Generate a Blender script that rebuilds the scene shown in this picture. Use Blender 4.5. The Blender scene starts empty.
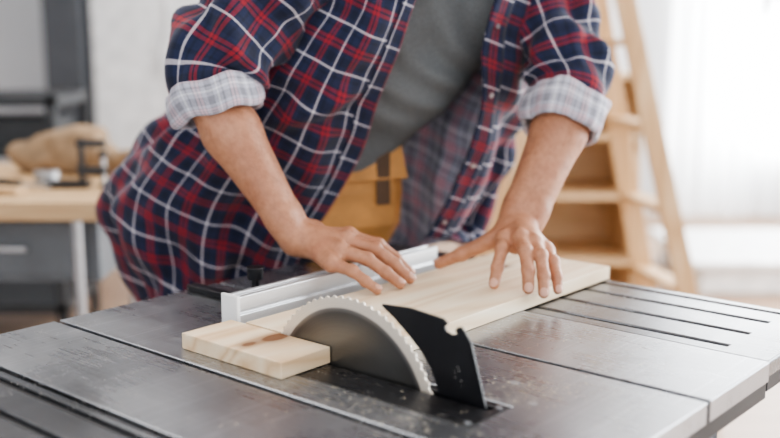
import bpy, math, random, bmesh
import numpy as np
from mathutils import Vector, Matrix, noise
random.seed(4)
SC=bpy.context.scene; COL=SC.collection
TA=math.radians(49.4)
def T(u,v,z):
    c,s=math.cos(TA),math.sin(TA)
    return Vector((c*u-s*v, s*u+c*v, z))
# ------------------------------------------------------------ materials
class NT:
    def __init__(s,name):
        s.m=bpy.data.materials.new(name); s.m.use_nodes=True
        s.t=s.m.node_tree; s.b=s.t.nodes['Principled BSDF']
    def n(s,typ,**kw):
        nd=s.t.nodes.new(typ)
        for k,v in kw.items(): setattr(nd,k,v)
        return nd
    def l(s,a,b): s.t.links.new(a,b)
    def math(s,op,a,b=None,c=None):
        nd=s.n('ShaderNodeMath',operation=op)
        for i,x in enumerate((a,b,c)):
            if x is None: continue
            if isinstance(x,(int,float)): nd.inputs[i].default_value=x
            else: s.l(x,nd.inputs[i])
        return nd.outputs[0]
    def ramp(s,fac,stops,interp='LINEAR'):
        nd=s.n('ShaderNodeValToRGB'); cr=nd.color_ramp; cr.interpolation=interp
        while len(cr.elements)<len(stops): cr.elements.new(0.5)
        for e,(p,c) in zip(cr.elements,stops):
            e.position=p; e.color=(c[0],c[1],c[2],1)
        s.l(fac,nd.inputs[0]); return nd.outputs[0]
    def mix(s,fac,a,b,mode='MIX'):
        nd=s.n('ShaderNodeMix',data_type='RGBA',blend_type=mode)
        for sock,x in ((nd.inputs[0],fac),(nd.inputs[6],a),(nd.inputs[7],b)):
            if isinstance(x,(int,float)): sock.default_value=x
            elif isinstance(x,tuple): sock.default_value=(x[0],x[1],x[2],1)
            else: s.l(x,sock)
        return nd.outputs[2]
    def noise(s,vec,scale,detail=3,rough=.5,dist=0):
        nd=s.n('ShaderNodeTexNoise'); nd.inputs['Scale'].default_value=scale; nd.inputs['Detail'].default_value=detail
        nd.inputs['Roughness'].default_value=rough; nd.inputs['Distortion'].default_value=dist
        if vec is not None: s.l(vec,nd.inputs['Vector'])
        return nd.outputs[0]
    def mapped(s,src='Object',scale=(1,1,1),loc=(0,0,0),rot=(0,0,0)):
        tc=s.n('ShaderNodeTexCoord'); mp=s.n('ShaderNodeMapping'); mp.inputs['Scale'].default_value=scale; mp.inputs['Location'].default_value=loc; mp.inputs['Rotation'].default_value=rot
        s.l(tc.outputs[src],mp.inputs[0]); return mp.outputs[0]
    def bump(s,h,strength=.3,dist=.001):
        nd=s.n('ShaderNodeBump'); nd.inputs['Strength'].default_value=strength; nd.inputs['Distance'].default_value=dist
        s.l(h,nd.inputs['Height']); s.l(nd.outputs[0],s.b.inputs['Normal'])
    def set(s,**kw):
        for k,v in kw.items():
            k=k.replace('_',' ')
            if isinstance(v,(int,float)): s.b.inputs[k].default_value=v
            elif isinstance(v,tuple): s.b.inputs[k].default_value=(v[0],v[1],v[2],1)
            else: s.l(v,s.b.inputs[k])
def simple(name,col,rough=.5,metal=0.0,var=.12,scale=12,bump=0):
    M=NT(name); v=M.mapped(); n=M.noise(v,scale)
    a=tuple(c*(1-var) for c in col); b=tuple(min(1,c*(1+var)) for c in col)
    M.set(Base_Color=M.ramp(n,[(.3,a),(.7,b)]),Roughness=rough,Metallic=metal)
    if bump: M.bump(M.noise(v,scale*6),bump,.001)
    return M.m
def wood(name,c1,c2,c3,axis=0,gs=55,rough=.55,knots=(),ring=1.0):
    M=NT(name)
    sc=[gs,gs,gs]; sc[axis]=gs*.035
    tc=M.n('ShaderNodeTexCoord')
    src=tc.outputs['Object']
    mp=M.n('ShaderNodeMapping'); mp.inputs['Scale'].default_value=sc; M.l(src,mp.inputs[0])
    n1=M.noise(mp.outputs[0],1.0,4,.6,.3)
    sc2=[9,9,9]; sc2[axis]=.9
    mp2=M.n('ShaderNodeMapping'); mp2.inputs['Scale'].default_value=sc2; M.l(src,mp2.inputs[0])
    low=M.noise(mp2.outputs[0],1.0,2,.4)
    tri=M.math('PINGPONG',M.math('MULTIPLY',low,9.0*ring),0.5)
    tri=M.math('MULTIPLY',tri,2.0)
    f=M.math('ADD',M.math('MULTIPLY',n1,.55),M.math('MULTIPLY',tri,.45))
    col=M.ramp(f,[(.2,c2),(.5,c1),(.85,c3)])
    for kx,ky,kz,ks in knots:
        vm=M.n('ShaderNodeVectorMath',operation='SUBTRACT'); M.l(src,vm.inputs[0]); vm.inputs[1].default_value=(kx,ky,kz)
        v2=M.n('ShaderNodeVectorMath',operation='MULTIPLY'); M.l(vm.outputs[0],v2.inputs[0])
        st=[1,1,1]; st[axis]=.55; v2.inputs[1].default_value=st
        ln=M.n('ShaderNodeVectorMath',operation='LENGTH'); M.l(v2.outputs[0],ln.inputs[0])
        d=M.math('ADD',ln.outputs['Value'],M.math('MULTIPLY',M.math('SUBTRACT',n1,.5),.004))
        k=M.ramp(M.math('MULTIPLY',d,ks),[(0,(.95,.95,.95)),(.28,(1,1,1)),(.36,(.6,.6,.6)),(.6,(.25,.25,.25)),(1,(0,0,0))])
        col=M.mix(k,col,(.19,.075,.022))
    M.set(Base_Color=col,Roughness=rough)
    M.bump(n1,.25,.0006)
    return M.m
def plaid(name,base,red,white,P=.076):
    M=NT(name)
    uv=M.n('ShaderNodeUVMap'); uv.uv_map='uv'
    sp=M.n('ShaderNodeSeparateXYZ'); M.l(uv.outputs[0],sp.inputs[0])
    dk=tuple(c*.5 for c in base)
    st=[(0,base),(.08,dk),(.10,red),(.18,dk),(.22,red),(.30,dk),(.34,base),(.50,dk),(.56,base),(.645,white),(.695,base),(.80,dk)]
    cols=[]
    for o in ('X','Y'):
        fr=M.math('FRACT',M.math('DIVIDE',sp.outputs[o],P))
        cols.append(M.ramp(fr,st,'CONSTANT'))
    tw=M.math('FRACT',M.math('MULTIPLY',M.math('ADD',sp.outputs['X'],sp.outputs['Y']),520.0))
    sel=M.math('ADD',M.math('MULTIPLY',M.math('GREATER_THAN',tw,.5),.3),.35)
    c=M.mix(sel,cols[0],cols[1])
    wv=M.noise(uv.outputs[0],260,2)
    c=M.mix(.35,c,M.ramp(wv,[(.3,(.6,.6,.6)),(.7,(1,1,1))]),'MULTIPLY')
    M.set(Base_Color=c,Roughness=.88)
    M.b.inputs['Sheen Weight'].default_value=.12
    M.bump(M.noise(uv.outputs[0],420,2),.35,.0008)
    return M.m
M_plaid=plaid('plaid_flannel',(.011,.018,.058),(.30,.015,.028),(.80,.75,.80))
M_inner=plaid('plaid_flannel_inside',(.46,.46,.56),(.80,.42,.50),(1,1,1))
M_cuff=plaid('cuff_lining',(.50,.50,.58),(.66,.48,.53),(.86,.86,.9),P=.05)
def skinmat():
    M=NT('skin'); v=M.mapped()
    n=M.noise(v,14,4,.6); n2=M.noise(v,90,3,.6)
    c=M.ramp(n,[(.3,(.41,.18,.10)),(.55,(.51,.25,.148)),(.75,(.44,.19,.112))])
    c=M.mix(.4,c,M.ramp(n2,[(.35,(.60,.52,.47)),(.65,(1,1,1))]),'MULTIPLY')
    M.set(Base_Color=c,Roughness=.46)
    M.b.inputs['Subsurface Weight'].default_value=.10
    M.b.inputs['Subsurface Radius'].default_value=(.012,.005,.003)
    vo=M.n('ShaderNodeTexVoronoi'); vo.inputs['Scale'].default_value=420; M.l(v,vo.inputs['Vector'])
    M.bump(M.math('ADD',vo.outputs['Distance'],M.math('MULTIPLY',n2,1.5)),.5,.0009)
    return M.m
M_skin=skinmat()
M_nail=simple('fingernail',(.60,.34,.25),.3,var=.05)
M_tee=simple('grey_jersey',(.155,.165,.17),.9,var=.2,scale=300,bump=.2)
M_jeans=simple('dark_denim',(.03,.04,.075),.9,var=.25,scale=200)
M_leather=simple('tan_leather',(.58,.28,.09),.6,var=.2,scale=18,bump=.3)
M_darkleather=simple('brown_belt_leather',(.10,.055,.03),.5)
M_hair=simple('dark_hair',(.035,.022,.015),.6,scale=120)
M_boot=simple('boot_leather',(.14,.08,.04),.6)
M_white=simple('white_plastic',(.8,.8,.8),.4)
M_eye=simple('eye_white',(.8,.8,.78),.2)
M_iris=simple('iris_brown',(.06,.03,.015),.2)
def metaltop(name,base,rough,metal,dust=True,streak=0):
    M=NT(name); v=M.mapped()
    sc=[6,6,6]; sc[streak]=220
    mp=M.mapped(scale=tuple(sc)); st=M.noise(mp,1.0,5,.65); bl=M.noise(v,5,5,.65)
    f=M.math('ADD',M.math('MULTIPLY',st,.35),M.math('MULTIPLY',bl,.65))
    c=M.ramp(f,[(.32,tuple(x*.78 for x in base)),(.68,tuple(x*1.2 for x in base))])
    for ang,sd in ((.5,3.1),(2.1,7.7)):
        sv=M.mapped(scale=(2.2,160,1),loc=(sd,sd,0),rot=(0,0,ang)); sn=M.noise(sv,1.0,1,.3)
        k=M.ramp(sn,[(.66,(0,0,0)),(.70,(1,1,1)),(.72,(0,0,0))])
        c=M.mix(M.math('MULTIPLY',k,.35),c,tuple(min(1,x*2) for x in base))
    met=metal
    if dust:
        vo=M.n('ShaderNodeTexVoronoi'); vo.inputs['Scale'].default_value=170; M.l(v,vo.inputs['Vector'])
        wn=M.noise(v,9,3,.7)
        spk=M.math('MULTIPLY',M.math('LESS_THAN',vo.outputs['Distance'],.15),M.math('GREATER_THAN',wn,.54))
        c=M.mix(M.math('MULTIPLY',spk,.7),c,(.80,.76,.70))
        met=M.math('MULTIPLY',M.math('SUBTRACT',1.0,spk),metal)
    M.set(Base_Color=c,Roughness=M.ramp(f,[(.3,(rough-.08,)*3),(.7,(rough+.10,)*3)]),Metallic=met)
    M.bump(st,.06,.0004)
    return M.m
M_top=metaltop('cast_metal_top',(.32,.33,.35),.27,.88,streak=0)
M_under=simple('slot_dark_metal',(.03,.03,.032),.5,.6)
M_insert=metaltop('black_throat_plate',(.016,.016,.018),.28,.2)
M_wing=metaltop('dark_wing',(.14,.145,.155),.22,.8)
M_black=metaltop('black_painted_steel',(.008,.008,.010),.32,.0)
def bladem():
    M=NT('blade_steel'); tc=M.n('ShaderNodeTexCoord'); ln=M.n('ShaderNodeVectorMath',operation='LENGTH'); M.l(tc.outputs['Object'],ln.inputs[0])
    cmb=M.n('ShaderNodeCombineXYZ'); M.l(M.math('MULTIPLY',ln.outputs['Value'],900.0),cmb.inputs[0])
    nn=M.noise(cmb.outputs[0],1.0,2)
    r=M.math('MULTIPLY',ln.outputs['Value'],6.0)
    c=M.ramp(r,[(.0,(.20,.20,.20)),(.60,(.20,.198,.19)),(.74,(.16,.157,.15)),(.775,(.34,.33,.32)),(.785,(.80,.72,.62)),(1,(.88,.78,.66))])
    c=M.mix(.4,c,M.ramp(nn,[(.3,(.5,.5,.5)),(.7,(1,1,1))]),'MULTIPLY')
    M.set(Base_Color=c,Roughness=.30,Metallic=M.ramp(r,[(.77,(.85,.85,.85)),(.79,(.3,.3,.3))])); M.bump(nn,.2,.0003)
    return M.m
M_blade=bladem()
M_alu=simple('anodised_aluminium',(.72,.73,.75),.32,.6,var=.05)
M_steel=simple('grey_steel',(.45,.46,.48),.35,.8)
M_pine=wood('pine_board',(.80,.61,.40),(.66,.44,.25),(.87,.72,.53),axis=0,gs=60,knots=[(.026,-.014,.011,26.0),(-.018,-.010,.011,55.0)])
M_pine2=wood('pine_board_clean',(.82,.67,.48),(.72,.54,.35),(.88,.77,.60),axis=0,gs=60,knots=[(.20,.03,.011,50.0)])
M_bench=wood('bench_wood',(.50,.33,.18),(.40,.25,.13),(.58,.42,.25),axis=0,gs=20)
M_ladderw=wood('ladder_wood',(.66,.43,.23),(.55,.33,.16),(.74,.53,.32),axis=2,gs=20)
M_shelfw=wood('shelf_plywood',(.66,.46,.27),(.58,.38,.20),(.74,.55,.36),axis=0,gs=14)
M_dust=simple('pale_sawdust',(.85,.75,.58),.9)
M_wall=simple('white_plaster',(.74,.75,.77),.9,var=.03,scale=3)
M_wallg=simple('grey_plaster',(.40,.41,.43),.9,var=.04,scale=3)
M_dark=simple('charcoal_panel',(.07,.075,.085),.7)
M_rack=simple('rack_grey_metal',(.045,.048,.052),.5,.4)
M_drawer=simple('blue_grey_enamel',(.13,.145,.16),.5)
M_ceil=simple('ceiling_white',(.8,.8,.8),.9,var=.02)
M_sack=simple('kraft_sack',(.26,.175,.105),.85,var=.25,scale=20,bump=.4)
M_saw=simple('saw_cabinet_paint',(.07,.10,.13),.4)
def floormat():
    M=NT('floor_boards'); v=M.mapped(scale=(1,1,1))
    br=M.n('ShaderNodeTexBrick'); M.l(v,br.inputs['Vector'])
    br.inputs['Color1'].default_value=(.30,.185,.12,1); br.inputs['Color2'].default_value=(.38,.25,.165,1); br.inputs['Mortar'].default_value=(.15,.09,.05,1)
    br.inputs['Scale'].default_value=1; br.inputs['Brick Width'].default_value=1.6; br.inputs['Row Height'].default_value=.14; br.inputs['Mortar Size'].default_value=.004
    M.set(Base_Color=br.outputs['Color'],Roughness=.4); return M.m
M_floor=floormat()
def curtainmat():
    M=NT('sheer_curtain'); t=M.t
    tr=M.n('ShaderNodeBsdfTranslucent'); tr.inputs[0].default_value=(.97,.97,.97,1)
    df=M.n('ShaderNodeBsdfDiffuse'); df.inputs[0].default_value=(.9,.9,.92,1)
    mx=M.n('ShaderNodeMixShader'); mx.inputs[0].default_value=.25
    M.l(tr.outputs[0],mx.inputs[1]); M.l(df.outputs[0],mx.inputs[2])
    M.l(mx.outputs[0],t.nodes['Material Output'].inputs[0]); return M.m
M_curt=curtainmat()
# ------------------------------------------------------------ mesh helpers
def mk(name,verts,faces,mats,parent=None,smooth=False,uvs=None,matidx=None,loc=(0,0,0),rot=0,bevel=0,seg=2):
    me=bpy.data.meshes.new(name); me.from_pydata([tuple(v) for v in verts],[],[tuple(int(i) for i in f) for f in faces]); 
    if not isinstance(mats,(list,tuple)): mats=[mats]
    for m in mats: me.materials.append(m)
    if uvs is not None:
        ul=me.uv_layers.new(name='uv'); ul.data.foreach_set('uv',np.array(uvs,dtype=np.float32).ravel())
    if matidx is not None: me.polygons.foreach_set('material_index',matidx)
    me.polygons.foreach_set('use_smooth',[smooth]*len(me.polygons))
    me.update()
    o=bpy.data.objects.new(name,me); COL.objects.link(o); o.location=loc; o.rotation_euler[2]=rot
    if parent: o.parent=parent
    if bevel:
        b=o.modifiers.new('bevel','BEVEL'); b.width=bevel; b.segments=seg; b.limit_method='ANGLE'; b.angle_limit=.6
    return o
def empty(name,loc=(0,0,0),rot=0):
    e=bpy.data.objects.new(name,None); e.empty_display_size=.1; COL.objects.link(e); e.location=loc; e.rotation_euler[2]=rot; return e
class MB:
    def __init__(s): s.v=[];s.f=[];s.m=[]
    def add(s,v,f,m=0):
        o=len(s.v); s.v+= [Vector(x) for x in v]; s.f+=[[i+o for i in q] for q in f]; s.m+=[m]*len(f)
    def box(s,x0,x1,y0,y1,z0,z1,m=0):
        s.add([(x0,y0,z0),(x1,y0,z0),(x1,y1,z0),(x0,y1,z0),(x0,y0,z1),(x1,y0,z1),(x1,y1,z1),(x0,y1,z1)],
              [(0,3,2,1),(4,5,6,7),(0,1,5,4),(1,2,6,5),(2,3,7,6),(3,0,4,7)],m)
    def beam(s,p,q,w,d,ref=(0,0,1),m=0):
        p=Vector(p);q=Vector(q);a=(q-p).normalized();r=Vector(ref)
        x=a.cross(r).normalized(); y=x.cross(a).normalized()
        vs=[]
        for c in (p,q):
            for sx,sy in ((-1,-1),(1,-1),(1,1),(-1,1)): vs.append(c+x*sx*w/2+y*sy*d/2)
        s.add(vs,[(0,3,2,1),(4,5,6,7),(0,1,5,4),(1,2,6,5),(2,3,7,6),(3,0,4,7)],m)
    def cyl(s,p,q,r0,r1=None,n=20,m=0):
        p=Vector(p);q=Vector(q);r1=r0 if r1 is None else r1
        a=(q-p).normalized(); x=a.orthogonal().normalized(); y=a.cross(x)
        vs=[];
        for c,r in ((p,r0),(q,r1)):
            for i in range(n):
                t=2*math.pi*i/n; vs.append(c+x*r*math.cos(t)+y*r*math.sin(t))
        fs=[(i,(i+1)%n,n+(i+1)%n,n+i) for i in range(n)]+[tuple(range(n))[::-1],tuple(range(n,2*n))]
        s.add(vs,fs,m)
    def extr(s,poly,f0,f1,m=0):
        n=len(poly); vs=[f0(a,b) for a,b in poly]+[f1(a,b) for a,b in poly]
        s.add(vs,[tuple(range(n))[::-1],tuple(range(n,2*n))]+[(i,(i+1)%n,n+(i+1)%n,n+i) for i in range(n)],m)
    def obj(s,name,mats,**k):
        o=mk(name,s.v,s.f,mats,matidx=s.m,**k)
        bm=bmesh.new(); bm.from_mesh(o.data); bmesh.ops.recalc_face_normals(bm,faces=bm.faces); bm.to_mesh(o.data); bm.free()
        return o
def gridslab(us,vs,off,z0,z1):
    nu,nv=len(us)-1,len(vs)-1; V=[];F=[]; idx={}
    def vid(i,j,k):
        if (i,j,k) not in idx: idx[(i,j,k)]=len(V); V.append((us[i],vs[j],z1 if k else z0))
        return idx[(i,j,k)]
    on=lambda i,j:0<=i<nu and 0<=j<nv and (i,j) not in off
    for i in range(nu):
        for j in range(nv):
            if not on(i,j): continue
            F.append((vid(i,j,1),vid(i+1,j,1),vid(i+1,j+1,1),vid(i,j+1,1)))
            F.append((vid(i,j,0),vid(i,j+1,0),vid(i+1,j+1,0),vid(i+1,j,0)))
            if not on(i-1,j): F.append((vid(i,j,0),vid(i,j,1),vid(i,j+1,1),vid(i,j+1,0)))
            if not on(i+1,j): F.append((vid(i+1,j,0),vid(i+1,j+1,0),vid(i+1,j+1,1),vid(i+1,j,1)))
            if not on(i,j-1): F.append((vid(i,j,0),vid(i+1,j,0),vid(i+1,j,1),vid(i,j,1)))
            if not on(i,j+1): F.append((vid(i,j+1,0),vid(i,j+1,1),vid(i+1,j+1,1),vid(i+1,j+1,0)))
    return V,F
# ------------------------------------------------------------ SDF surface
class SDF:
    def __init__(s): s.p=[]
    def cone(s,a,b,ra,rb,k=.01): s.p.append((np.array(a,dtype=np.float64),np.array(b,dtype=np.float64),ra,rb,k)); return s
    def build(s,h,wob=0):
        lo=np.min([np.minimum(a-max(ra,rb),b-max(ra,rb)) for a,b,ra,rb,k in s.p],axis=0)-3*h
        hi=np.max([np.maximum(a+max(ra,rb),b+max(ra,rb)) for a,b,ra,rb,k in s.p],axis=0)+3*h
        n=np.ceil((hi-lo)/h).astype(int)+1
        ax=[(lo[i]+h*np.arange(n[i])).astype(np.float32) for i in range(3)]
        F=np.full(n,.05,dtype=np.float32)
        for a,b,ra,rb,k in s.p:
            pad=k*1.5+3*h; R=max(ra,rb)
            l=np.minimum(a,b)-R-pad; u=np.maximum(a,b)+R+pad
            i0=np.clip(((l-lo)/h).astype(int),0,n); i1=np.clip(((u-lo)/h).astype(int)+2,0,n)
            X=ax[0][i0[0]:i1[0],None,None];Y=ax[1][None,i0[1]:i1[1],None];Z=ax[2][None,None,i0[2]:i1[2]]
            d=b-a; dd=max(float(d@d),1e-12)
            t=np.clip(((X-a[0])*d[0]+(Y-a[1])*d[1]+(Z-a[2])*d[2])/dd,0,1)
            D=np.sqrt((X-a[0]-t*d[0])**2+(Y-a[1]-t*d[1])**2+(Z-a[2]-t*d[2])**2)-(ra+(rb-ra)*t)
            S=F[i0[0]:i1[0],i0[1]:i1[1],i0[2]:i1[2]]
            m=np.clip(k-np.abs(S-D),0,None)/k
            F[i0[0]:i1[0],i0[1]:i1[1],i0[2]:i1[2]]=np.minimum(S,D)-m*m*k*.25
        ins=F<0
        c=np.zeros(np.array(n)-1,dtype=np.int8)
        offs=[(a,b,e) for a in (0,1) for b in (0,1) for e in (0,1)]
        for a,b,e in offs: c+=ins[a:n[0]-1+a,b:n[1]-1+b,e:n[2]-1+e]
        act=(c>0)&(c<8); I=np.argwhere(act)
        idx=-np.ones(act.shape,dtype=np.int64); idx[tuple(I.T)]=np.arange(len(I))
        acc=np.zeros((len(I),3)); cnt=np.zeros(len(I))
        for o1 in offs:
            for axs in range(3):
                if o1[axs]: continue
                o2=list(o1); o2[axs]=1
                f1=F[I[:,0]+o1[0],I[:,1]+o1[1],I[:,2]+o1[2]]; f2=F[I[:,0]+o2[0],I[:,1]+o2[1],I[:,2]+o2[2]]
                sel=(f1<0)!=(f2<0); t=np.where(sel,f1/np.where(sel,f1-f2,1),0)
                P=np.array(o1,dtype=float)[None,:].repeat(len(I),0); P[:,axs]+=t
                acc[sel]+=P[sel]; cnt[sel]+=1
        V=lo+(I+acc/cnt[:,None])*h
        Q=[]
        for axs in range(3):
            b,cx=[(1,2),(2,0),(0,1)][axs]
            A=[slice(None)]*3; B=[slice(None)]*3; A[axs]=slice(0,-1); B[axs]=slice(1,None)
            ch=ins[tuple(A)]!=ins[tuple(B)]; E=np.argwhere(ch)
            E=E[(E[:,b]>0)&(E[:,cx]>0)&(E[:,b]<n[b]-1)&(E[:,cx]<n[cx]-1)]
            fl=ins[tuple(E.T)]
            def g(db,dc):
                G=E.copy(); G[:,b]-=db; G[:,cx]-=dc; return idx[tuple(G.T)]
            q=np.stack([g(1,1),g(0,1),g(0,0),g(1,0)],1)
            q[~fl]=q[~fl][:,::-1]; Q.append(q)
        return V,np.concatenate(Q)
def cr(P0,P1,P2,P3,t): return .5*((2*P1)+(-P0+P2)*t+(2*P0-5*P1+4*P2-P3)*t*t+(-P0+3*P1-3*P2+P3)*t**3)
def crgrid(G,ni,nj):
    G=np.array(G,dtype=float)
    def along(A,m):
        n=len(A); out=[]
        if n==1: return A
        Ae=np.concatenate([[2*A[0]-A[1]],A,[2*A[-1]-A[-2]]])
        for s in range(n-1):
            for q in range(m): out.append(cr(Ae[s],Ae[s+1],Ae[s+2],Ae[s+3],q/m))
        out.append(A[-1]); return np.array(out)
    A=along(G,ni); B=along(A.transpose(1,0,2),nj); return B.transpose(1,0,2)
def nz(x,y,z=0): return noise.noise(Vector((x,y,z)))
# ============================================================ ROOM
def room():
    b=MB(); b.box(-4,4.2,-2.5,7.2,-.1,0); b.obj('floor',M_floor)
    b=MB(); b.box(-4,4.2,-2.5,7.2,3.0,3.1); b.obj('ceiling',M_ceil)
    b=MB(); b.box(-4.1,-4,-2.5,7.3,0,3.0); b.obj('wall_left',M_wallg)
    b=MB(); b.box(-4,1.95,7.2,7.3,0,3.0); b.box(3.9,4.2,7.2,7.3,0,3.0); b.box(1.95,3.9,7.2,7.3,2.75,3.0); b.obj('wall_back',M_wall)
    b=MB()
    b.box(4.2,4.3,-2.5,1.0,0,3.0); b.box(4.2,4.3,6.6,7.3,0,3.0); b.box(4.2,4.3,1.0,6.6,2.75,3.0); b.box(4.2,4.3,1.0,6.6,0,.25); b.obj('wall_right',M_wall)
    b=MB()
    for x in (1.98,2.9,3.86): b.box(x-.03,x+.03,7.2,7.26,0,2.75)
    b.box(1.95,3.9,7.2,7.26,2.69,2.75); b.box(1.95,3.9,7.2,7.26,0,.06); b.obj('window_1',M_white)
    b=MB()
    for y in (1.03,2.9,4.7,6.57): b.box(4.2,4.26,y-.03,y+.03,.25,2.75)
    b.box(4.2,4.26,1,6.6,2.69,2.75); b.box(4.2,4.26,1,6.6,.25,.31); b.obj('window_2',M_white)
    b=MB(); b.box(-4,1.9,7.17,7.2,0,.1); b.obj('baseboard_back',M_white)
    V=[];F=[];n=240
    for i in range(n+1):
        x=1.9+2.0*i/n; y=7.0+.018*math.sin(i*.42)+.02*math.sin(i*.17+1)
        V+=[(x,y,.02),(x,y,2.85)]
    F=[(2*i,2*i+2,2*i+3,2*i+1) for i in range(n)]
    mk('sheer_curtain',V,F,M_curt,smooth=True)
    b=MB(); b.cyl((1.8,7.0,2.87),(4.0,7.0,2.87),.012); b.obj('curtain_rod',M_steel)
    b=MB(); b.box(-2.13,-1.90,6.3,6.7,0,3.0); b.obj('pillar_1',M_dark)  # dark pillar in front of the back wall, floor to ceiling
    b=MB(); b.box(-1.86,-.9,6.4,6.9,0,2.3); 
    b.box(-1.384,-1.376,6.385,6.41,.1,2.25)
    b.box(-1.43,-1.415,6.37,6.4,1.0,1.2); b.box(-1.345,-1.33,6.37,6.4,1.0,1.2)
    b.obj('white_storage_cabinet',M_white,bevel=.006)
room()
b=MB()
for x in (-2.6,-1.37):
    for y in (4.1,4.55): b.box(x-.02,x+.02,y-.02,y+.02,0,1.04)
for z in (.985,.78,.45,.12): b.box(-2.62,-1.35,4.08,4.57,z,z+.045)
b.box(-2.45,-1.9,4.12,4.5,.825,.95); b.box(-1.85,-1.40,4.12,4.5,.825,.93); b.box(-1.8,-1.40,4.12,4.5,.495,.70); b.box(-2.4,-1.9,4.12,4.5,.165,.36)
b.obj('metal_shelving_rack',M_rack,bevel=.004)
# workbench
b=MB()
b.box(-2.3,-.73,2.55,3.35,.80,.85)
b.box(-2.25,-.80,2.72,3.28,.60,.79,1)
for i in range(3): b.box(-2.2+i*.47,-1.78+i*.47,2.705,2.72,.62,.77,1); b.box(-2.05+i*.47,-1.93+i*.47,2.685,2.705,.69,.705,2)
for x in (-.84,-2.18):
    for y in (2.66,3.22): b.cyl((x,y,0),(x,y,.80),.014,m=2)
    b.cyl((x,2.66,.12),(x,3.22,.12),.012,m=2)
b.box(-2.2,-.82,2.68,3.2,.12,.14,2)
b.obj('workbench',[M_bench,M_drawer,M_steel],bevel=.003)
s=SDF()
s.cone((-1.12,3.12,.90),(-.86,3.05,.90),.055,.05,.04).cone((-1.02,3.1,.93),(-.90,3.08,.97),.045,.032,.04).cone((-.86,3.05,.89),(-.78,3.0,.92),.04,.022,.02)
V,Q=s.build(.008)
V=np.array([v+.022*np.array([nz(v[0]*14,v[1]*14,v[2]*14),nz(v[0]*14+5,v[1]*14,v[2]*14),nz(v[0]*14,v[1]*14+9,v[2]*14)]) for v in V]); V[:,2]=np.maximum(V[:,2],.852)
mk('paper_sack',V,Q,M_sack,smooth=True)
b=MB(); x,y=-.86,2.80
b.box(x-.008,x+.008,y-.004,y+.004,.87,.99); b.box(x-.012,x+.07,y-.01,y+.01,.965,.985); b.box(x-.012,x+.07,y-.01,y+.01,.89,.91)
b.cyl((x+.06,y,.852),(x+.06,y,.935),.006,m=1); b.cyl((x+.06,y,.852),(x+.06,y,.862),.016); b.cyl((x+.06,y,.935),(x+.06,y,.955),.011)
b.box(x-.10,x+.02,y-.025,y+.025,.851,.872); b.obj('bar_clamp',[M_black,M_steel],bevel=.002)
b=MB(); b.beam((-1.35,2.75,.862),(-.98,2.66,.862),.05,.02); b.beam((-1.5,2.95,.861),(-1.1,2.88,.861),.07,.018); b.obj('wood_scraps',M_bench,bevel=.002)
b=MB(); b.cyl((-.98,2.86,.851),(-.98,2.86,.885),.035,n=28); b.cyl((-.98,2.86,.885),(-.98,2.86,.889),.037,n=28); b.obj('metal_tin',M_steel,bevel=.002)
b=MB(); b.cyl((-1.12,2.80,.866),(-1.02,2.76,.866),.015,.012,m=0); b.cyl((-1.02,2.76,.866),(-.93,2.725,.866),.004,m=1); b.obj('screwdriver',[M_black,M_steel])
# ladder
b=MB()
A0=Vector((.995,3.55,.02));A1=Vector((.595,3.55,1.95)); B0=Vector((1.08,3.2,.02)); B1=Vector((.60,3.28,1.95))
b.beam(A0,A1,.028,.075,(1,0,0)); b.beam(B0,B1,.028,.065,(1,0,0))
for i in range(7):
    t=(.16+.27*i)/1.95
    b.beam(A0.lerp(A1,t),B0.lerp(B1,t),.075,.024,(0,0,1))
C0=Vector((.30,3.62,.02)); C1=Vector((.56,3.56,1.93)); D0=Vector((.32,3.18,.02)); D1=Vector((.54,3.27,1.93))
b.beam(C0,C1,.025,.05,(1,0,0)); b.beam(D0,D1,.025,.05,(1,0,0)); b.beam(C0.lerp(C1,.2),D0.lerp(D1,.2),.05,.02)
b.box(.49,.69,3.22,3.60,1.945,1.97)
b.obj('wooden_stepladder',M_ladderw,bevel=.003)
b=MB()
x0,x1,y0,y1=.32,1.0,4.0,4.45
for x in (x0,x1-.02): b.box(x,x+.02,y0,y1,0,1.12)
for z in (.05,.35,.62,.86,1.10): b.box(x0,x1,y0,y1,z,z+.022)
b.box(x0,x1,y1-.01,y1,0,1.12)
b.obj('plywood_shelf',M_shelfw,bevel=.002)
b=MB(); b.box(1.55,3.2,4.9,5.7,0,.14); b.box(1.50,3.25,4.85,5.75,.14,.17); b.obj('low_white_platform',M_white,bevel=.006)
# ============================================================ TABLE SAW
saw=empty('table_saw',T(.95,.9,0),TA)
SO=Vector((.95,.9,0))
def sub(pts): return [Vector(p)-SO for p in pts]
us=[.622,.781,.789,.845,.930,1.090,1.098,1.286]; vs=[.447,.611,1.03,1.33]
off={(1,0),(1,1),(1,2),(5,0),(5,1),(5,2),(3,1)}
V,F=gridslab(us,vs,off,.822,.85)
mk('table_top',sub(V),F,M_top,parent=saw,bevel=.0015)
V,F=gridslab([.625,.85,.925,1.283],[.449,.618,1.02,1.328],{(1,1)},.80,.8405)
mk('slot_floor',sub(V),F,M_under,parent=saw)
V,F=gridslab([.846,.903,.917,.929],[.612,.626,1.0,1.029],{(1,1)},.8410,.8494)
mk('throat_plate',sub(V),F,M_insert,parent=saw,bevel=.001)
b=MB()
for u,v in ((.857,.622),(.918,.622),(.857,1.018),(.918,1.018)): b.cyl(Vector((u,v,.8494))-SO,Vector((u,v,.8505))-SO,.004)
for u,v in ((.955,.60),(1.00,.655)): b.cyl(Vector((u,v,.8494))-SO,Vector((u,v,.8504))-SO,.0055)
b.obj('plate_screws',M_steel,parent=saw)
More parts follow.
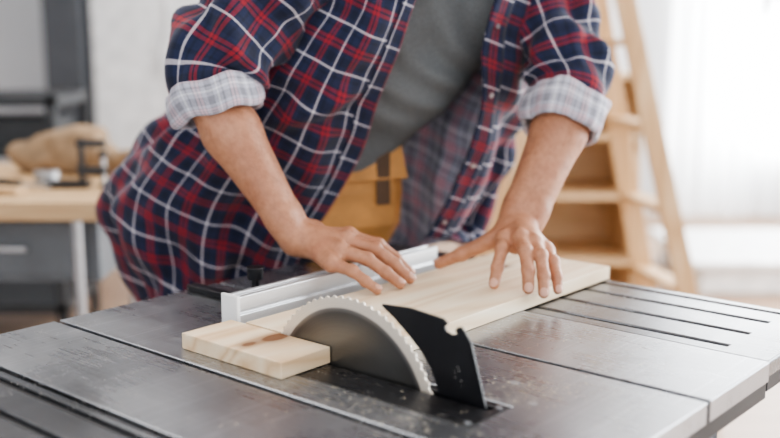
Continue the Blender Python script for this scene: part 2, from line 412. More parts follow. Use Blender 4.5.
def wing(name,u0,u1,cs,w):
    us=[u0]
    for c in cs: us+=[c-w/2,c+w/2]
    us.append(u1); off=set((2*i+1,1) for i in range(len(cs)))
    V,F=gridslab(us,[.45,.52,1.25,1.33],off,.825,.848)
    mk(name,sub(V),F,M_wing,parent=saw,bevel=.003,seg=3)
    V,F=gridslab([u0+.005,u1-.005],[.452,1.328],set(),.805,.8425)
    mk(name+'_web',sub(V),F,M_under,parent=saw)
wing('extension_wing_right',1.291,1.56,(1.325,1.40,1.475,1.535),.009)
wing('extension_wing_left',.36,.617,(.40,.47,.54,.598),.011)
b=MB()
def bx(*a,m=0):
    b.box(a[0]-SO.x,a[1]-SO.x,a[2]-SO.y,a[3]-SO.y,a[4],a[5],m)
bx(.66,.68,.50,1.27,.45,.80);bx(1.24,1.26,.50,1.27,.45,.80);bx(.66,1.26,.50,.52,.45,.80);bx(.66,1.26,1.25,1.27,.45,.80);bx(.66,1.26,.50,1.27,.43,.45)
for u,du in ((.69,-.10),(1.23,.10)):
    for v,dv in ((.53,-.06),(1.24,.06)):
        b.beam(Vector((u,v,.45))-SO,Vector((u+du,v+dv,0))-SO,.04,.04,(1,0,0),1)
b.cyl(Vector((.95,1.27,.62))-SO,Vector((.95,1.31,.62))-SO,.012,m=1)
b.cyl(Vector((.95,1.31,.62))-SO,Vector((.95,1.325,.62))-SO,.07,m=1)
bx(.38,1.54,1.325,1.345,.80,.825,m=1)
b.obj('cabinet_and_stand',[M_saw,M_black],parent=saw,bevel=.003)
# blade
R=.146; Nt=72; poly=[]
for i in range(Nt):
    a=2*math.pi*i/Nt
    for da,r in ((0,R),(.020,R*.994),(.030,R-.0030),(.055,R-.0034),(.078,R-.0010)): poly.append((r*math.cos(a+da),r*math.sin(a+da)))
inner=[(.0125*math.cos(2*math.pi*i/len(poly)),.0125*math.sin(2*math.pi*i/len(poly))) for i in range(len(poly))]
V=[];F=[];n=len(poly);t=.0012
rings=[]
for x in (-t,t):
    for pl in (poly,[(a*.90,b_*.90) for a,b_ in poly],inner):
        rings.append(len(V)); V+=[(x,p[0],p[1]) for p in pl]
for k in range(2):
    for q in (0,1):
        a0=rings[k*3+q];a1=rings[k*3+q+1]
        for i in range(n):
            j=(i+1)%n; fc=(a0+i,a0+j,a1+j,a1+i); F.append(fc if k else fc[::-1])
for i in range(n):
    j=(i+1)%n; F.append((rings[0]+i,rings[0]+j,rings[3]+j,rings[3]+i)); F.append((rings[5]+i,rings[5]+j,rings[2]+j,rings[2]+i))
bl=mk('saw_blade',V,F,M_blade,parent=saw); bl.location=Vector((.91,.85,.7976))-SO
b=MB(); b.cyl(Vector((.86,.85,.7976))-SO,Vector((.93,.85,.7976))-SO,.012,m=0); b.cyl(Vector((.9125,.85,.7976))-SO,Vector((.918,.85,.7976))-SO,.03); b.obj('arbor',M_steel,parent=saw)
prof=[(.632,.842),(.6562,.9216),(.664,.931),(.670,.9385),(.6765,.9366),(.679,.9325),(.6755,.928),(.684,.9262),(.6925,.929),(.6945,.9345),(.690,.9385),(.697,.9435),(.7487,.9475),(.792,.9445),(.7915,.9415),(.772,.930),(.7485,.9125),(.730,.897),(.7145,.8786),(.705,.858),(.702,.842)]
b=MB(); b.extr(prof,lambda a,c:Vector((.9085,a,c))-SO,lambda a,c:Vector((.9115,a,c))-SO)
b.obj('riving_knife',M_black,parent=saw,bevel=.0005)
fe=empty('mitre_fence',T(1.15,1.10,.85),TA); FO=Vector((1.15,1.10,.85))
pr=[(0,.003),(0,.020),(.006,.020),(.006,.026),(0,.026),(0,.047),(.010,.047),(.010,.042),(.022,.042),(.022,.047),(.030,.047),(.030,.003)]
b=MB(); b.extr(pr,lambda a,c:Vector((.934,1.088+a,.85+c))-FO,lambda a,c:Vector((1.40,1.088+a,.85+c))-FO)
b.obj('fence_profile',M_alu,parent=fe,bevel=.0008)
b=MB()
b.box(.927-FO.x,.934-FO.x,1.085-FO.y,1.121-FO.y,.003,.050)
b.obj('end_cap',M_white,parent=fe,bevel=.002)
b=MB()
n=24; pl=[(.06*math.cos(math.pi*i/n),.06*math.sin(math.pi*i/n)) for i in range(n+1)]
b.extr(pl,lambda a,c:Vector((1.03+a,1.125+c,.862))-FO,lambda a,c:Vector((1.03+a,1.125+c,.874))-FO)
b.cyl(Vector((1.03,1.16,.874))-FO,Vector((1.03,1.16,.895))-FO,.006); b.cyl(Vector((1.03,1.16,.895))-FO,Vector((1.03,1.16,.915))-FO,.012,.014)
b.box(1.02-FO.x,1.04-FO.x,.95+.18-FO.y,1.32-FO.y,.001,.012)
b.obj('mitre_head',M_black,parent=fe,bevel=.001)
def board(name,u0,u1,v0,v1,mat):
    c=Vector(((u0+u1)/2,(v0+v1)/2,.861)); b=MB(); b.box(u0-c.x,u1-c.x,v0-c.y,v1-c.y,-.0108,.0112)
    o=b.obj(name,mat,loc=T(*c),rot=TA,bevel=.0012); return o
board('pine_board',.912,1.56,.830,1.050,M_pine2)
board('pine_offcut',.820,.9075,.880,1.076,M_pine)
b=MB()
def chip(u,v,z,s):
    c=T(u,v,z); pts=[c+Vector((random.uniform(-s,s),random.uniform(-s,s),random.uniform(0,s*.7))) for _ in range(4)]
    b.add(pts,[(0,1,2),(0,2,3),(0,3,1),(1,3,2)])
for i in range(1200):
    r=random.random()
    if r<.34: u,v=random.gauss(.99,.035),random.gauss(.62,.03)
    elif r<.5: u,v=random.gauss(.96,.03),random.gauss(.74,.05)
    elif r<.72: u,v=random.uniform(.79,.845),random.gauss(.75,.09)
    else: u,v=random.uniform(.64,1.27),random.uniform(.46,.82)
    if abs(u-.91)<.022 or abs(u-.785)<.006 or abs(u-1.094)<.006 or v>.82 or v<.455: continue
    chip(u,v,.8503,random.uniform(.0005,.0018))
b.obj('sawdust',M_dust)
# ============================================================ MAN
man=empty('man_in_plaid_shirt',(-.2,2.05,0)); MO=Vector((-.2,2.05,0))
def mko(name,V,F,mats,**k):
    V=np.array([tuple(v) for v in V])-np.array(MO); return mk(name,V,F,mats,parent=man,**k)
def V3(*a): return np.array(a,dtype=float)
def arm(name,elbow,wrist,fingers,thumb,radf,h=.0013,wside=None):
    s=SDF(); e=V3(*elbow); w=V3(*wrist); d=(w-e)/np.linalg.norm(w-e)
    ws=V3(*wside); ws-=d*(ws@d); ws/=np.linalg.norm(ws)
    mid=e+(w-e)*.35; e2=e+d*.015
    s.cone(e2,mid,.043,.044,.02); s.cone(mid+ws*.005,w+ws*.013-d*.01,.042,.0245,.02); s.cone(mid-ws*.005,w-ws*.013-d*.01,.042,.0245,.02)
    # brachioradialis and flexor bellies
    s.cone(e+d*.05+ws*.022,w-d*.09+ws*.014,.027,.016,.012); s.cone(e+d*.05-ws*.020,w-d*.12-ws*.016,.028,.018,.012)
    s.cone(w+ws*.013-d*.02,w+ws*.013+d*.015,.0245,.0215,.015); s.cone(w-ws*.013-d*.02,w-ws*.013+d*.015,.0245,.0215,.015)
    s.cone(w-ws*.023-d*.012+V3(0,0,.012),w-ws*.023-d*.010+V3(0,0,.012),.012,.012,.010)
    palmc=np.mean([V3(*f[0]) for f in fingers],axis=0)
    for i,f in enumerate(fingers):
        P=[V3(*q) for q in f]; off=(1.5-i)/3*2
        root=w+d*.012+ws*.015*(-off)*1.0
        s.cone(root,P[0],.0185,.0145,.013)
    lo=V3(0,0,-.008)
    s.cone(w+d*.02+lo+ws*.011,(V3(*fingers[3][0])+palmc)/2+lo,.019,.013,.012)
    s.cone(w+d*.02+lo-ws*.011,(V3(*fingers[0][0])+palmc)/2+lo,.019,.013,.012)
    for i,f in enumerate(fingers):
        P=[V3(*q) for q in f]; r=radf[i]
        s.cone(P[0],P[1],r*1.24,r*1.05,.005)
        s.cone(P[1],P[1]+V3(0,0,.0010),r*1.14,r*1.14,.004)
        s.cone(P[1],P[2],r*1.03,r*.97,.003); s.cone(P[2],P[2]+V3(0,0,.0005),r*1.04,r*1.04,.003)
        s.cone(P[2],P[3],r*.97,r*.86,.003)
        s.cone(P[0]+V3(0,0,.0055),P[0]+V3(0,0,.0050),r*1.05,r*1.0,.006)
        root=w+d*.03+V3(0,0,.014)
        s.cone(root,P[0]+V3(0,0,.0120),.0035,.0042,.006)
    P=[V3(*q) for q in thumb]
    s.cone(w+d*.01,P[0],.018,.0185,.012); s.cone(P[0],P[1],.019,.0138,.010); s.cone(P[1],P[2],.0135,.0118,.005); s.cone(P[2],P[2]+V3(0,0,.0005),.0125,.0125,.004); s.cone(P[2],P[3],.0118,.0095,.004)
    V,Q=s.build(h)
    for fi,f in enumerate(fingers):
        P=[V3(*q) for q in f]
        for ji,amp_ in ((1,.0008),(2,.0006)):
            ax=P[ji+1]-P[ji-1]; ax/=np.linalg.norm(ax); rel=V-P[ji]; al=rel@ax; dist=np.linalg.norm(rel,axis=1)
            m=(dist<.016)&(rel[:,2]>0)
            wgt=np.exp(-(al/.005)**2)*m
            V=V-np.array([0,0,1])*(amp_*(np.cos(al*2*math.pi/.0032)*.5+.3)*wgt)[:,None]
    o=mko(name,V,Q,[M_skin],smooth=True)
    # fine forearm hair
    vn=np.zeros(len(V)*3); o.data.vertices.foreach_get('normal',vn); vn=vn.reshape(-1,3)
    L=np.linalg.norm(w-e); tt=(V-e)@d/L
    cand=np.where((tt>.12)&(tt<.97)&(vn[:,2]-.6*vn[:,1]>.15))[0]
    rs=np.random.RandomState(3); pick=rs.choice(cand,650)
    cu=bpy.data.curves.new(name+'_hair','CURVE'); cu.dimensions='3D'; cu.bevel_depth=.00011; cu.bevel_resolution=0
    for i in pick:
        p=V[i]-np.array(MO); nn=vn[i]; dr=d*.8+ws*rs.uniform(-.5,.5); dr-=nn*(dr@nn); ln=rs.uniform(.006,.011)
        sp=cu.splines.new('POLY'); sp.points.add(2)
        for k,q in enumerate((p,p+dr*ln*.5+nn*.0018,p+dr*ln+nn*.0016)): sp.points[k].co=(q[0],q[1],q[2],1); sp.points[k].radius=1-.4*k
    cu.materials.append(M_hair); ho=bpy.data.objects.new(name+'_hair',cu); COL.objects.link(ho); ho.parent=man
    nb=MB()
    allf=[(f[2],f[3],radf[i]*.86) for i,f in enumerate(fingers)]+[(thumb[2],thumb[3],.0095)]
    for a_,b_,r in allf:
        a_=Vector(a_);b_=Vector(b_); ax=(b_-a_).normalized(); up=Vector((0,-.15,1)); up=(up-ax*up.dot(ax)).normalized(); sd=ax.cross(up)
        c=b_+ax*(r*.15); vs=[];fs=[];nu,nv=9,9
        L=r*.85; 
        for i in range(nu):
            for j in range(nv):
                x=-1+2*i/(nu-1); y=-1+2*j/(nv-1)
                X=x*math.sqrt(1-y*y/2); Y=y*math.sqrt(1-x*x/2)
                th=Y*.80
                rad=r*(1.06+ .02*(1-max(abs(X),abs(Y)))) - (.10*r*max(0,X+.3)**2)
                vs.append(c+ax*(X*L-.1*r)+up*(math.cos(th)*rad)+sd*(math.sin(th)*rad))
        for i in range(nu-1):
            for j in range(nv-1): fs.append((i*nv+j,i*nv+j+1,(i+1)*nv+j+1,(i+1)*nv+j))
        nb.add([v-MO for v in vs],fs)
    no=nb.obj(name+'_nails',M_nail,parent=man,smooth=True)
    sm=no.modifiers.new('s','SOLIDIFY'); sm.thickness=.0006; sm.offset=0
    return o
RF=[[(-.066,1.634,.943),(-.020,1.631,.931),(.010,1.630,.907),(.032,1.630,.884)],
    [(-.072,1.608,.942),(-.024,1.603,.929),(.008,1.597,.905),(.032,1.590,.883)],
    [(-.081,1.582,.931),(-.036,1.574,.919),(-.007,1.566,.899),(.016,1.558,.8825)],
    [(-.093,1.559,.915),(-.059,1.546,.906),(-.038,1.535,.892),(-.020,1.526,.881)]]
RT=[(-.128,1.650,.948),(-.098,1.664,.930),(-.068,1.677,.917),(-.040,1.680,.909)]
arm('right_arm',(-.308,1.65,1.20),(-.163,1.625,.960),RF,RT,[.0100,.0104,.0099,.0088],wside=(0,1,.4))
LF=[[(.186,1.622,.941),(.180,1.590,.932),(.171,1.568,.907),(.165,1.556,.883)],
    [(.211,1.603,.945),(.214,1.564,.935),(.216,1.539,.909),(.215,1.526,.883)],
    [(.233,1.597,.939),(.238,1.558,.928),(.240,1.536,.901),(.239,1.525,.876)],
    [(.253,1.598,.926),(.260,1.568,.916),(.263,1.551,.896),(.264,1.543,.877)]]
LT=[(.200,1.668,.950),(.166,1.668,.928),(.122,1.680,.904),(.084,1.691,.885)]
arm('left_arm',(.334,1.81,1.182),(.224,1.685,.965),LF,LT,[.0102,.0106,.0101,.0090],wside=(-1,0,.05))
# ---- shirt body
G=[
[(.103,1.8,1.515),(.034,1.8,1.515),(-.051,1.8,1.515),(-.105,1.85,1.522),(-.083,1.95,1.535),(.057,2.0,1.542),(.174,2.03,1.546),(.266,2.0,1.542),(.235,1.9,1.528),(.191,1.83,1.519)],
[(.082,1.72,1.425),(-.016,1.70,1.423),(-.115,1.72,1.425),(-.207,1.8,1.432),(-.187,1.95,1.445),(.02,2.05,1.454),(.221,2.1,1.459),(.326,2.0,1.45),(.275,1.85,1.436),(.21,1.75,1.427)],
[(.042,1.72,1.328),(-.033,1.68,1.327),(-.150,1.72,1.328),(-.248,1.83,1.331),(-.232,2.0,1.337),(-.020,2.1,1.340),(.185,2.12,1.341),(.305,2.03,1.338),(.270,1.86,1.332),(.179,1.76,1.329)],
[(.014,1.74,1.244),(-.074,1.69,1.245),(-.204,1.74,1.244),(-.321,1.88,1.242),(-.305,2.08,1.239),(-.085,2.18,1.238),(.127,2.16,1.238),(.290,2.05,1.240),(.253,1.88,1.242),(.160,1.78,1.244)],
[(-.021,1.78,1.158),(-.119,1.73,1.161),(-.262,1.77,1.159),(-.388,1.92,1.149),(-.407,2.12,1.137),(-.199,2.25,1.129),(.024,2.20,1.131),(.256,2.08,1.139),(.236,1.92,1.149),(.166,1.83,1.155)],
[(-.051,1.84,1.063),(-.159,1.78,1.070),(-.340,1.80,1.068),(-.494,1.95,1.051),(-.513,2.15,1.029),(-.297,2.3,1.012),(-.011,2.22,1.016),(.230,2.08,1.034),(.215,1.97,1.049),(.147,1.88,1.059)],
[(-.104,1.88,.965),(-.211,1.83,.973),(-.413,1.83,.973),(-.563,1.97,.950),(-.590,2.18,.916),(-.351,2.33,.891),(-.023,2.22,.900),(.196,2.08,.926),(.177,2.0,.945),(.110,1.92,.958)],
[(-.150,1.90,.894),(-.253,1.86,.902),(-.427,1.84,.906),(-.553,1.97,.880),(-.572,2.18,.838),(-.353,2.33,.809),(-.012,2.23,.835),(.159,2.08,.862),(.143,2.02,.874),(.075,1.95,.886)],
[(-.183,1.92,.829),(-.277,1.88,.839),(-.425,1.86,.843),(-.530,1.97,.818),(-.553,2.18,.770),(-.355,2.33,.735),(-.02,2.23,.800),(.157,2.08,.858),(.142,2.02,.870),(.072,1.95,.882)],
[(-.208,1.94,.754),(-.291,1.90,.765),(-.413,1.88,.770),(-.493,1.97,.746),(-.523,2.18,.690),(-.357,2.33,.650),(-.03,2.23,.760),(.156,2.08,.856),(.141,2.02,.868),(.071,1.95,.880)],
]
AX=np.array((.42,-.10,.90)); AX/=np.linalg.norm(AX)
def sheet(G,ni,nj,amp):
    S=crgrid(G,ni,nj); a,b_,_=S.shape
    dU=np.linalg.norm(np.diff(S,axis=1),axis=2)
    U=np.concatenate([[0],np.cumsum(dU[int(a*.5)])])
    Vc=S@AX
    dV=np.linalg.norm(np.diff(S,axis=0),axis=2); Vv=np.concatenate([[0],np.cumsum(dV[:,:int(b_*.4)].mean(axis=1))])
    du=np.gradient(S,axis=1); dv=np.gradient(S,axis=0); N=np.cross(du,dv); N/=np.linalg.norm(N,axis=2)[:,:,None]+1e-9
    for i in range(a):
        for j in range(b_):
            S[i,j]+=N[i,j]*amp(U[j],Vv[i],i/(a-1),j/(b_-1))
    F=[];uv=[]
    for i in range(a-1):
        for j in range(b_-1):
            F.append((i*b_+j,i*b_+j+1,(i+1)*b_+j+1,(i+1)*b_+j))
            uv+=[(U[j],Vc[i,j]),(U[j+1],Vc[i,j+1]),(U[j+1],Vc[i+1,j+1]),(U[j],Vc[i+1,j])]
    return S,S.reshape(-1,3),F,uv,N,U,Vc
def shamp(u,v,fi,fj):
    edge=min(1,fj*12,(1-fj)*12)
    w=.3+.7*fi
    A=.013*w*math.sin(u*42+5*nz(u*3,v*4)+v*6)+.024*w*nz(u*9,v*3.2,1)+.012*nz(u*16,v*13,4)
    B=.016*math.sin(v*38-u*26+4*nz(u*4,v*4,7))*max(0,nz(u*3+9,v*3,3)+.3)
    return (A+B)*edge
S,V,F,uv,N,U_,Vc_=sheet(G,16,16,shamp)
o=mko('plaid_shirt_body',V,F,[M_plaid,M_inner],smooth=True,uvs=uv)
m=o.modifiers.new('s','SOLIDIFY'); m.thickness=.0018; m.offset=-1; m.material_offset=1; m.material_offset_rim=0
def placket(name,j0,j1,du):
    a=S.shape[0]; js=list(range(j0,j1)); P=S[:,js]+N[:,js]*.0025; n=len(js); F=[];uv=[]
    for i in range(a-1):
        for j in range(n-1):
            F.append((i*n+j,i*n+j+1,(i+1)*n+j+1,(i+1)*n+j)); q=[(i,j),(i,j+1),(i+1,j+1),(i+1,j)]
            uv+=[(U_[js[y_]]+du,Vc_[x_,js[y_]]+.008) for x_,y_ in q]
    o=mko(name,P.reshape(-1,3),F,[M_plaid],smooth=True,uvs=uv); m=o.modifiers.new('s','SOLIDIFY'); m.thickness=.002
nb_=S.shape[1]
placket('placket_left',nb_-7,nb_,.02); placket('placket_right',0,6,.02)
def sleeve(name,path,rad,mats,ref,nper=14,ns=56,amp=None,uvo=(0,0),thick=.002,solid=True):
    P=crgrid([[p] for p in path],nper,1)[:,0]; Rr=crgrid([[(r[0],r[1],0)] for r in rad],nper,1)[:,0]
    n=len(P); T_=np.gradient(P,axis=0); T_/=np.linalg.norm(T_,axis=1)[:,None]
    L=np.concatenate([[0],np.cumsum(np.linalg.norm(np.diff(P,axis=0),axis=1))]); Rm=np.mean(Rr[:,0])
    V=[]
    rf=V3(*ref)
    for i in range(n):
        x=rf-T_[i]*(rf@T_[i]); x/=np.linalg.norm(x); y=np.cross(T_[i],x)
        for j in range(ns):
            a=2*math.pi*j/ns; dd=amp(a,L[i],i/(n-1)) if amp else 0
            V.append(P[i]+x*math.cos(a)*(Rr[i,0]+dd)+y*math.sin(a)*(Rr[i,1]+dd))
    F=[];uv=[]
    for i in range(n-1):
        for j in range(ns):
            k=(j+1)%ns; F.append((i*ns+j,i*ns+k,(i+1)*ns+k,(i+1)*ns+j))
            u0,u1=2*math.pi*j/ns*Rm,2*math.pi*(j+1)/ns*Rm
            for uu,vv in ((u0,L[i]),(u1,L[i]),(u1,L[i+1]),(u0,L[i+1])): uv.append((uu+uvo[0],vv+uvo[1]))
    o=mko(name,V,F,mats,smooth=True,uvs=uv)
    if solid:
        m=o.modifiers.new('s','SOLIDIFY'); m.thickness=thick; m.offset=1; m.material_offset=1 if len(mats)>1 else 0
    return o
def slamp(seed):
    def f(a,l,t):
        ca,sa=math.cos(a),math.sin(a); w=min(1,t*4)*min(1,max(0,(1-t)*5-.35))
        return w*(.012*math.sin(l*62+2.2*ca+3*nz(ca*1.2,sa*1.2,l*7+seed))*(.35+.65*t)+.020*nz(ca*1.3+seed,sa*1.3,l*9)+.009*nz(ca*3+seed,sa*3,l*30))
    return f
sleeve('right_sleeve',[(-.09,1.80,1.46),(-.155,1.745,1.40),(-.232,1.70,1.30),(-.290,1.668,1.22),(-.286,1.655,1.165)],[(.085,.10),(.086,.092),(.080,.080),(.077,.075),(.064,.063)],[M_plaid],(0,-1,0),amp=slamp(0))
sleeve('left_sleeve',[(.20,1.97,1.47),(.258,1.93,1.41),(.293,1.885,1.30),(.320,1.835,1.20),(.308,1.79,1.135)],[(.085,.095),(.082,.090),(.074,.076),(.072,.072),(.060,.060)],[M_plaid],(0,-1,0),amp=slamp(7),uvo=(.03,.02))
def cuff(name,c0,c1,r0,r1,seed):
    c0=V3(*c0);c1=V3(*c1);d=c1-c0;L=np.linalg.norm(d);d/=L
    rf=V3(0,-1,0); x=rf-d*(rf@d); x/=np.linalg.norm(x); y=np.cross(d,x); ns=72
    prof=[(0,.001),(0,.005),(.15,.0075),(.4,.008),(.7,.0085),(.92,.008),(1.0,.005),(1.0,.0),(.93,-.003),(.6,-.003),(.2,-.002)]
    n=len(prof);V=[];F=[];uv=[]
    for j in range(ns):
        a=2*math.pi*j/ns; ca,sa=math.cos(a),math.sin(a)
        for k,(al,ro) in enumerate(prof):
            r=r0+(r1-r0)*al+ro*1.2+.010*nz(ca*1.6+seed,sa*1.6,al*1.2)+.006*nz(ca*5,sa*5+seed,al*3)
            sh=.010*nz(ca*1.5,sa*1.5+seed,3)
            V.append(c0+d*(L*al+sh)+x*ca*r+y*sa*r)
    for j in range(ns):
        jj=(j+1)%ns
        for k in range(n):
            kk=(k+1)%n
            F.append((j*n+k,jj*n+k,jj*n+kk,j*n+kk))
            u0,u1=2*math.pi*j/ns*r0,2*math.pi*(j+1)/ns*r0
            v0,v1=k*.012,(k+1)*.012
            uv+=[(u0,v0),(u1,v0),(u1,v1),(u0,v1)]
    o=mko(name,V,F,[M_cuff],smooth=True,uvs=uv)
    bm=bmesh.new(); bm.from_mesh(o.data); bmesh.ops.recalc_face_normals(bm,faces=bm.faces); bm.to_mesh(o.data); bm.free()
    m=o.modifiers.new('ss','SUBSURF'); m.levels=1; m.render_levels=1
cuff('right_cuff',(-.292,1.660,1.194),(-.276,1.652,1.140),.072,.066,1)
cuff('left_cuff',(.314,1.797,1.162),(.294,1.768,1.106),.068,.063,5)
# ---- t-shirt, trousers, head
s=SDF()
w=V3(.86,.42,0)/np.linalg.norm([.86,.42])
N0,C1,C2,WA,PE=V3(.08,1.86,1.45),V3(.065,1.925,1.34),V3(-.015,1.96,1.22),V3(-.135,2.02,1.06),V3(-.25,2.08,.95)
for sg in (-1,1):
    s.cone(PE+w*.07*sg,WA+w*.045*sg,.115,.092,.05); s.cone(WA+w*.045*sg,C2+w*.05*sg,.092,.108,.05); s.cone(C2+w*.05*sg,C1+w*.08*sg,.108,.115,.05); s.cone(C1+w*.07*sg,N0+w*.15*sg,.09,.06,.05)
V,Q=s.build(.007)
V=np.array([v+np.array([0,-1,0])*(.018*math.sin(v[2]*60+v[0]*45+5*nz(v[0]*6,v[2]*6))*max(0,nz(v[0]*5,v[2]*5,2)+.4)) for v in V])
mko('grey_tshirt',V,Q,M_tee,smooth=True)
s=SDF(); wp=V3(.75,.6,0); wp/=np.linalg.norm(wp); 
PV=V3(-.25,2.10,.95)
def legpts(sg):
    hip=PV+wp*.09*sg+V3(-.0,0,-.08); knee=hip+V3(.02*sg+.02,-.04*sg+.05,-.40); ank=knee+V3(-.02,.10,-.37); return hip,knee,ank
for sg in (-1,1):
    s.cone(PV+wp*.07*sg,PV+wp*.08*sg+V3(0,0,-.06),.118,.12,.04)
    hip,knee,ank=legpts(sg)
    s.cone(hip,knee,.095,.065,.03); s.cone(knee,ank,.062,.055,.02)
V,Q=s.build(.009); mko('denim_trousers',V,Q,M_jeans,smooth=True)
s2=SDF()
for sg in (-1,1):
    hip,knee,ank=legpts(sg)
    a=ank.copy(); a[2]=.12; s2.cone(a,V3(a[0],a[1],.055),.052,.05,.02); fw=V3(.45,-.89,0); s2.cone(V3(a[0],a[1],.05),V3(a[0],a[1],.04)+fw*.15,.045,.038,.02)
V,Q=s2.build(.007); V[:,2]=np.maximum(V[:,2],.001); mko('work_boots',V,Q,M_boot,smooth=True)
V=[];F=[];ns=64
for j in range(ns):
    a=2*math.pi*j/ns
    for z in (.995,1.04):
        c=V3(-.185,2.055,z)+ (V3(-.03,.012,0) if z<1 else 0); V.append(c+wp*math.cos(a)*.190+np.cross(wp,[0,0,1])*math.sin(a)*.135)
for j in range(ns): k=(j+1)%ns; F.append((2*j,2*k,2*k+1,2*j+1))
o=mko('belt',V,F,[M_darkleather],smooth=True); m=o.modifiers.new('s','SOLIDIFY'); m.thickness=.005
def pouch(name,c,ax,wd,hh,dp,mats):
    b=MB(); ax=Vector(ax).normalized(); n=Vector((ax.y,-ax.x,0)); c=Vector(c)-MO
    def pt(a,d,z): return c+ax*a+n*d+Vector((0,0,z))
    secs=[]; 
    for z,ww,dd in ((-hh/2,wd*.40,dp*.55),(-hh*.3,wd*.48,dp*.95),(0,wd*.5,dp),(hh*.3,wd*.5,dp*.85),(hh/2,wd*.5,dp*.7)):
        secs.append([pt(-ww,0,z),pt(ww,0,z),pt(ww,dd*.7,z),pt(ww*.8,dd,z),pt(-ww*.8,dd,z),pt(-ww,dd*.7,z)])
    vs=[p for s_ in secs for p in s_]; fs=[tuple(range(6))[::-1]]
    for i in range(4):
        for j in range(6): k=(j+1)%6; fs.append((i*6+j,i*6+k,(i+1)*6+k,(i+1)*6+j))
    b.add(vs,fs)
    b.add([pt(-wd*.46,dp*.8,hh*.5),pt(wd*.46,dp*.8,hh*.5),pt(wd*.5,dp*1.08,hh*.12),pt(-wd*.5,dp*1.08,hh*.12)],[(0,1,2,3)])
    b.add([pt(wd*.22,dp*1.12,hh*.5),pt(wd*.34,dp*1.12,hh*.5),pt(wd*.34,dp*1.15,-hh*.1),pt(wd*.22,dp*1.15,-hh*.1)],[(0,1,2,3)],1)
    o=b.obj(name,mats,parent=man); m=o.modifiers.new('s','SOLIDIFY'); m.thickness=.004; m2=o.modifiers.new('b','BEVEL'); m2.width=.003; m2.segments=2
pouch('tool_pouch',(-.100,1.985,.965),(.82,.40,0),.24,.22,.055,[M_leather,M_darkleather])
b=MB()
for i in (40,62,84,104):
    p=Vector(S[i,-4]); nn=(Vector(S[i,-2])-Vector(S[i,-6])).cross(Vector(S[i+2,-4])-Vector(S[i-2,-4])).normalized()
    b.cyl(p+nn*.003-MO,p+nn*.006-MO,.0045,n=16)
b.obj('shirt_buttons',M_steel,parent=man)
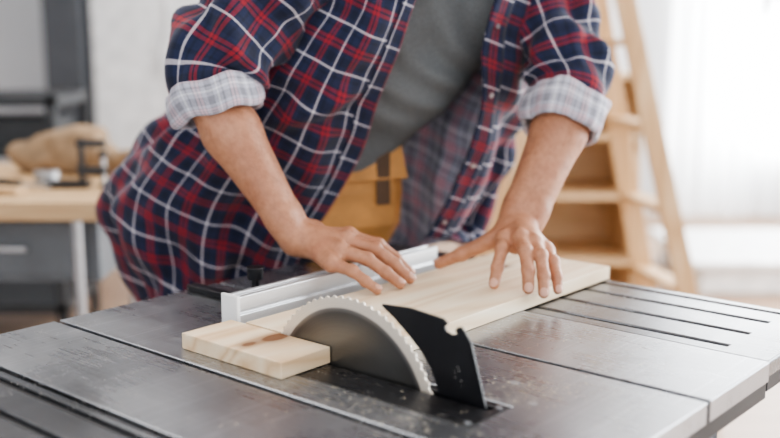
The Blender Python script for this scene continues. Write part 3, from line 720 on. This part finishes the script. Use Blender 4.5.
def head():
    Mx=Matrix.Translation((.13,1.70,1.64))@Matrix.Rotation(math.radians(8),4,'Z')@Matrix.Rotation(math.radians(38),4,'X')
    def q(x,y,z): v=Mx@Vector((x,y,z)); return (v.x,v.y,v.z)
    s=SDF()
    s.cone(q(0,.03,.035),q(0,-.02,.045),.082,.075,.03); s.cone(q(0,-.035,.0),q(0,-.05,-.055),.060,.040,.03)
    for sg in (-1,1):
        s.cone(q(.045*sg,.0,-.02),q(.02*sg,-.055,-.075),.035,.022,.03); s.cone(q(.03*sg,-.082,.02),q(.012*sg,-.09,.022),.014,.013,.01)
        s.cone(q(.078*sg,.005,.02),q(.076*sg,.008,-.025),.012,.008,.008); s.cone(q(.042*sg,-.062,-.02),q(.05*sg,-.05,-.01),.02,.018,.015)
    s.cone(q(0,-.088,.012),q(0,-.112,-.028),.008,.0125,.008); s.cone(q(-.012,-.098,-.03),q(.012,-.098,-.03),.008,.008,.006)
    s.cone(q(-.020,-.086,-.052),q(.020,-.086,-.052),.0065,.0065,.004); s.cone(q(-.016,-.084,-.063),q(.016,-.084,-.063),.0075,.0075,.003)
    s.cone(q(0,-.078,-.088),q(0,-.07,-.085),.02,.02,.015)
    s.cone((.085,1.86,1.45),q(0,.03,-.03),.062,.058,.03)
    V,Q=s.build(.004); mko('head',V,Q,M_skin,smooth=True)
    s=SDF(); s.cone(q(0,.042,.045),q(0,-.010,.062),.086,.078,.03); s.cone(q(0,.055,.0),q(0,.05,-.03),.07,.05,.03)
    for sg in (-1,1): s.cone(q(.07*sg,.02,.03),q(.074*sg,.005,.01),.018,.01,.01)
    V,Q=s.build(.005); V=[v+.003*nz(*(v*90)) for v in V]; mko('hair',V,Q,M_hair,smooth=True)
    for sg in (-1,1):
        s=SDF(); s.cone(q(.031*sg,-.076,.004),q(.031*sg,-.0761,.004),.0125,.0125); V,Q=s.build(.002); mko('eye_%s'%('l' if sg>0 else 'r'),V,Q,M_eye,smooth=True)
        s=SDF(); s.cone(q(.031*sg,-.085,.003),q(.031*sg,-.0851,.003),.0055,.0055); V,Q=s.build(.001); mko('iris_%s'%('l' if sg>0 else 'r'),V,Q,M_iris,smooth=True)
head()
sleeve('collar',[(.085,1.875,1.53),(.088,1.865,1.49)],[(.075,.078),(.092,.11)],[M_plaid],(0,-1,0),amp=None)
# ============================================================ LIGHT + CAMERA
wd=bpy.data.worlds.new('w'); SC.world=wd; wd.use_nodes=True; bg=wd.node_tree.nodes['Background']; bg.inputs[0].default_value=(.90,.95,1,1); bg.inputs[1].default_value=2.5
def area(name,loc,target,sx,sy,power,col=(1,1,1)):
    l=bpy.data.lights.new(name,'AREA'); l.shape='RECTANGLE'; l.size=sx; l.size_y=sy; l.energy=power; l.color=col
    o=bpy.data.objects.new(name,l); COL.objects.link(o); o.location=loc
    o.rotation_euler=(Vector(target)-Vector(loc)).to_track_quat('-Z','Y').to_euler(); return o
area('window_daylight',(4.1,3.6,1.7),(0,2.2,.9),4.5,2.2,440,(.93,.97,1))
area('back_window_daylight',(2.9,6.85,1.6),(.5,1.5,.8),1.8,2.4,190,(.95,.98,1))
area('overhead_fill',(-1.2,2.6,2.9),(-1.0,2.4,0),1.6,1.6,45,(1,.99,.97))  # added fill light under the closed ceiling, no fixture modelled
area('overhead_fill',(0,-.6,2.9),(0,1.2,.8),2.4,1.6,20,(1,.99,.98))  # second added fill light, above and behind the camera
try: SC.view_settings.look='AgX - Medium High Contrast'
except Exception as ex: print(ex)
cd=bpy.data.cameras.new('camera'); cam=bpy.data.objects.new('camera',cd); COL.objects.link(cam)
cam.location=(0,0,1.27); cam.rotation_euler=(math.radians(90-10.3),0,0)
cd.sensor_width=36; cd.lens=1010/780*36
cd.dof.use_dof=True; cd.dof.focus_distance=1.42; cd.dof.aperture_fstop=1.8
SC.camera=cam
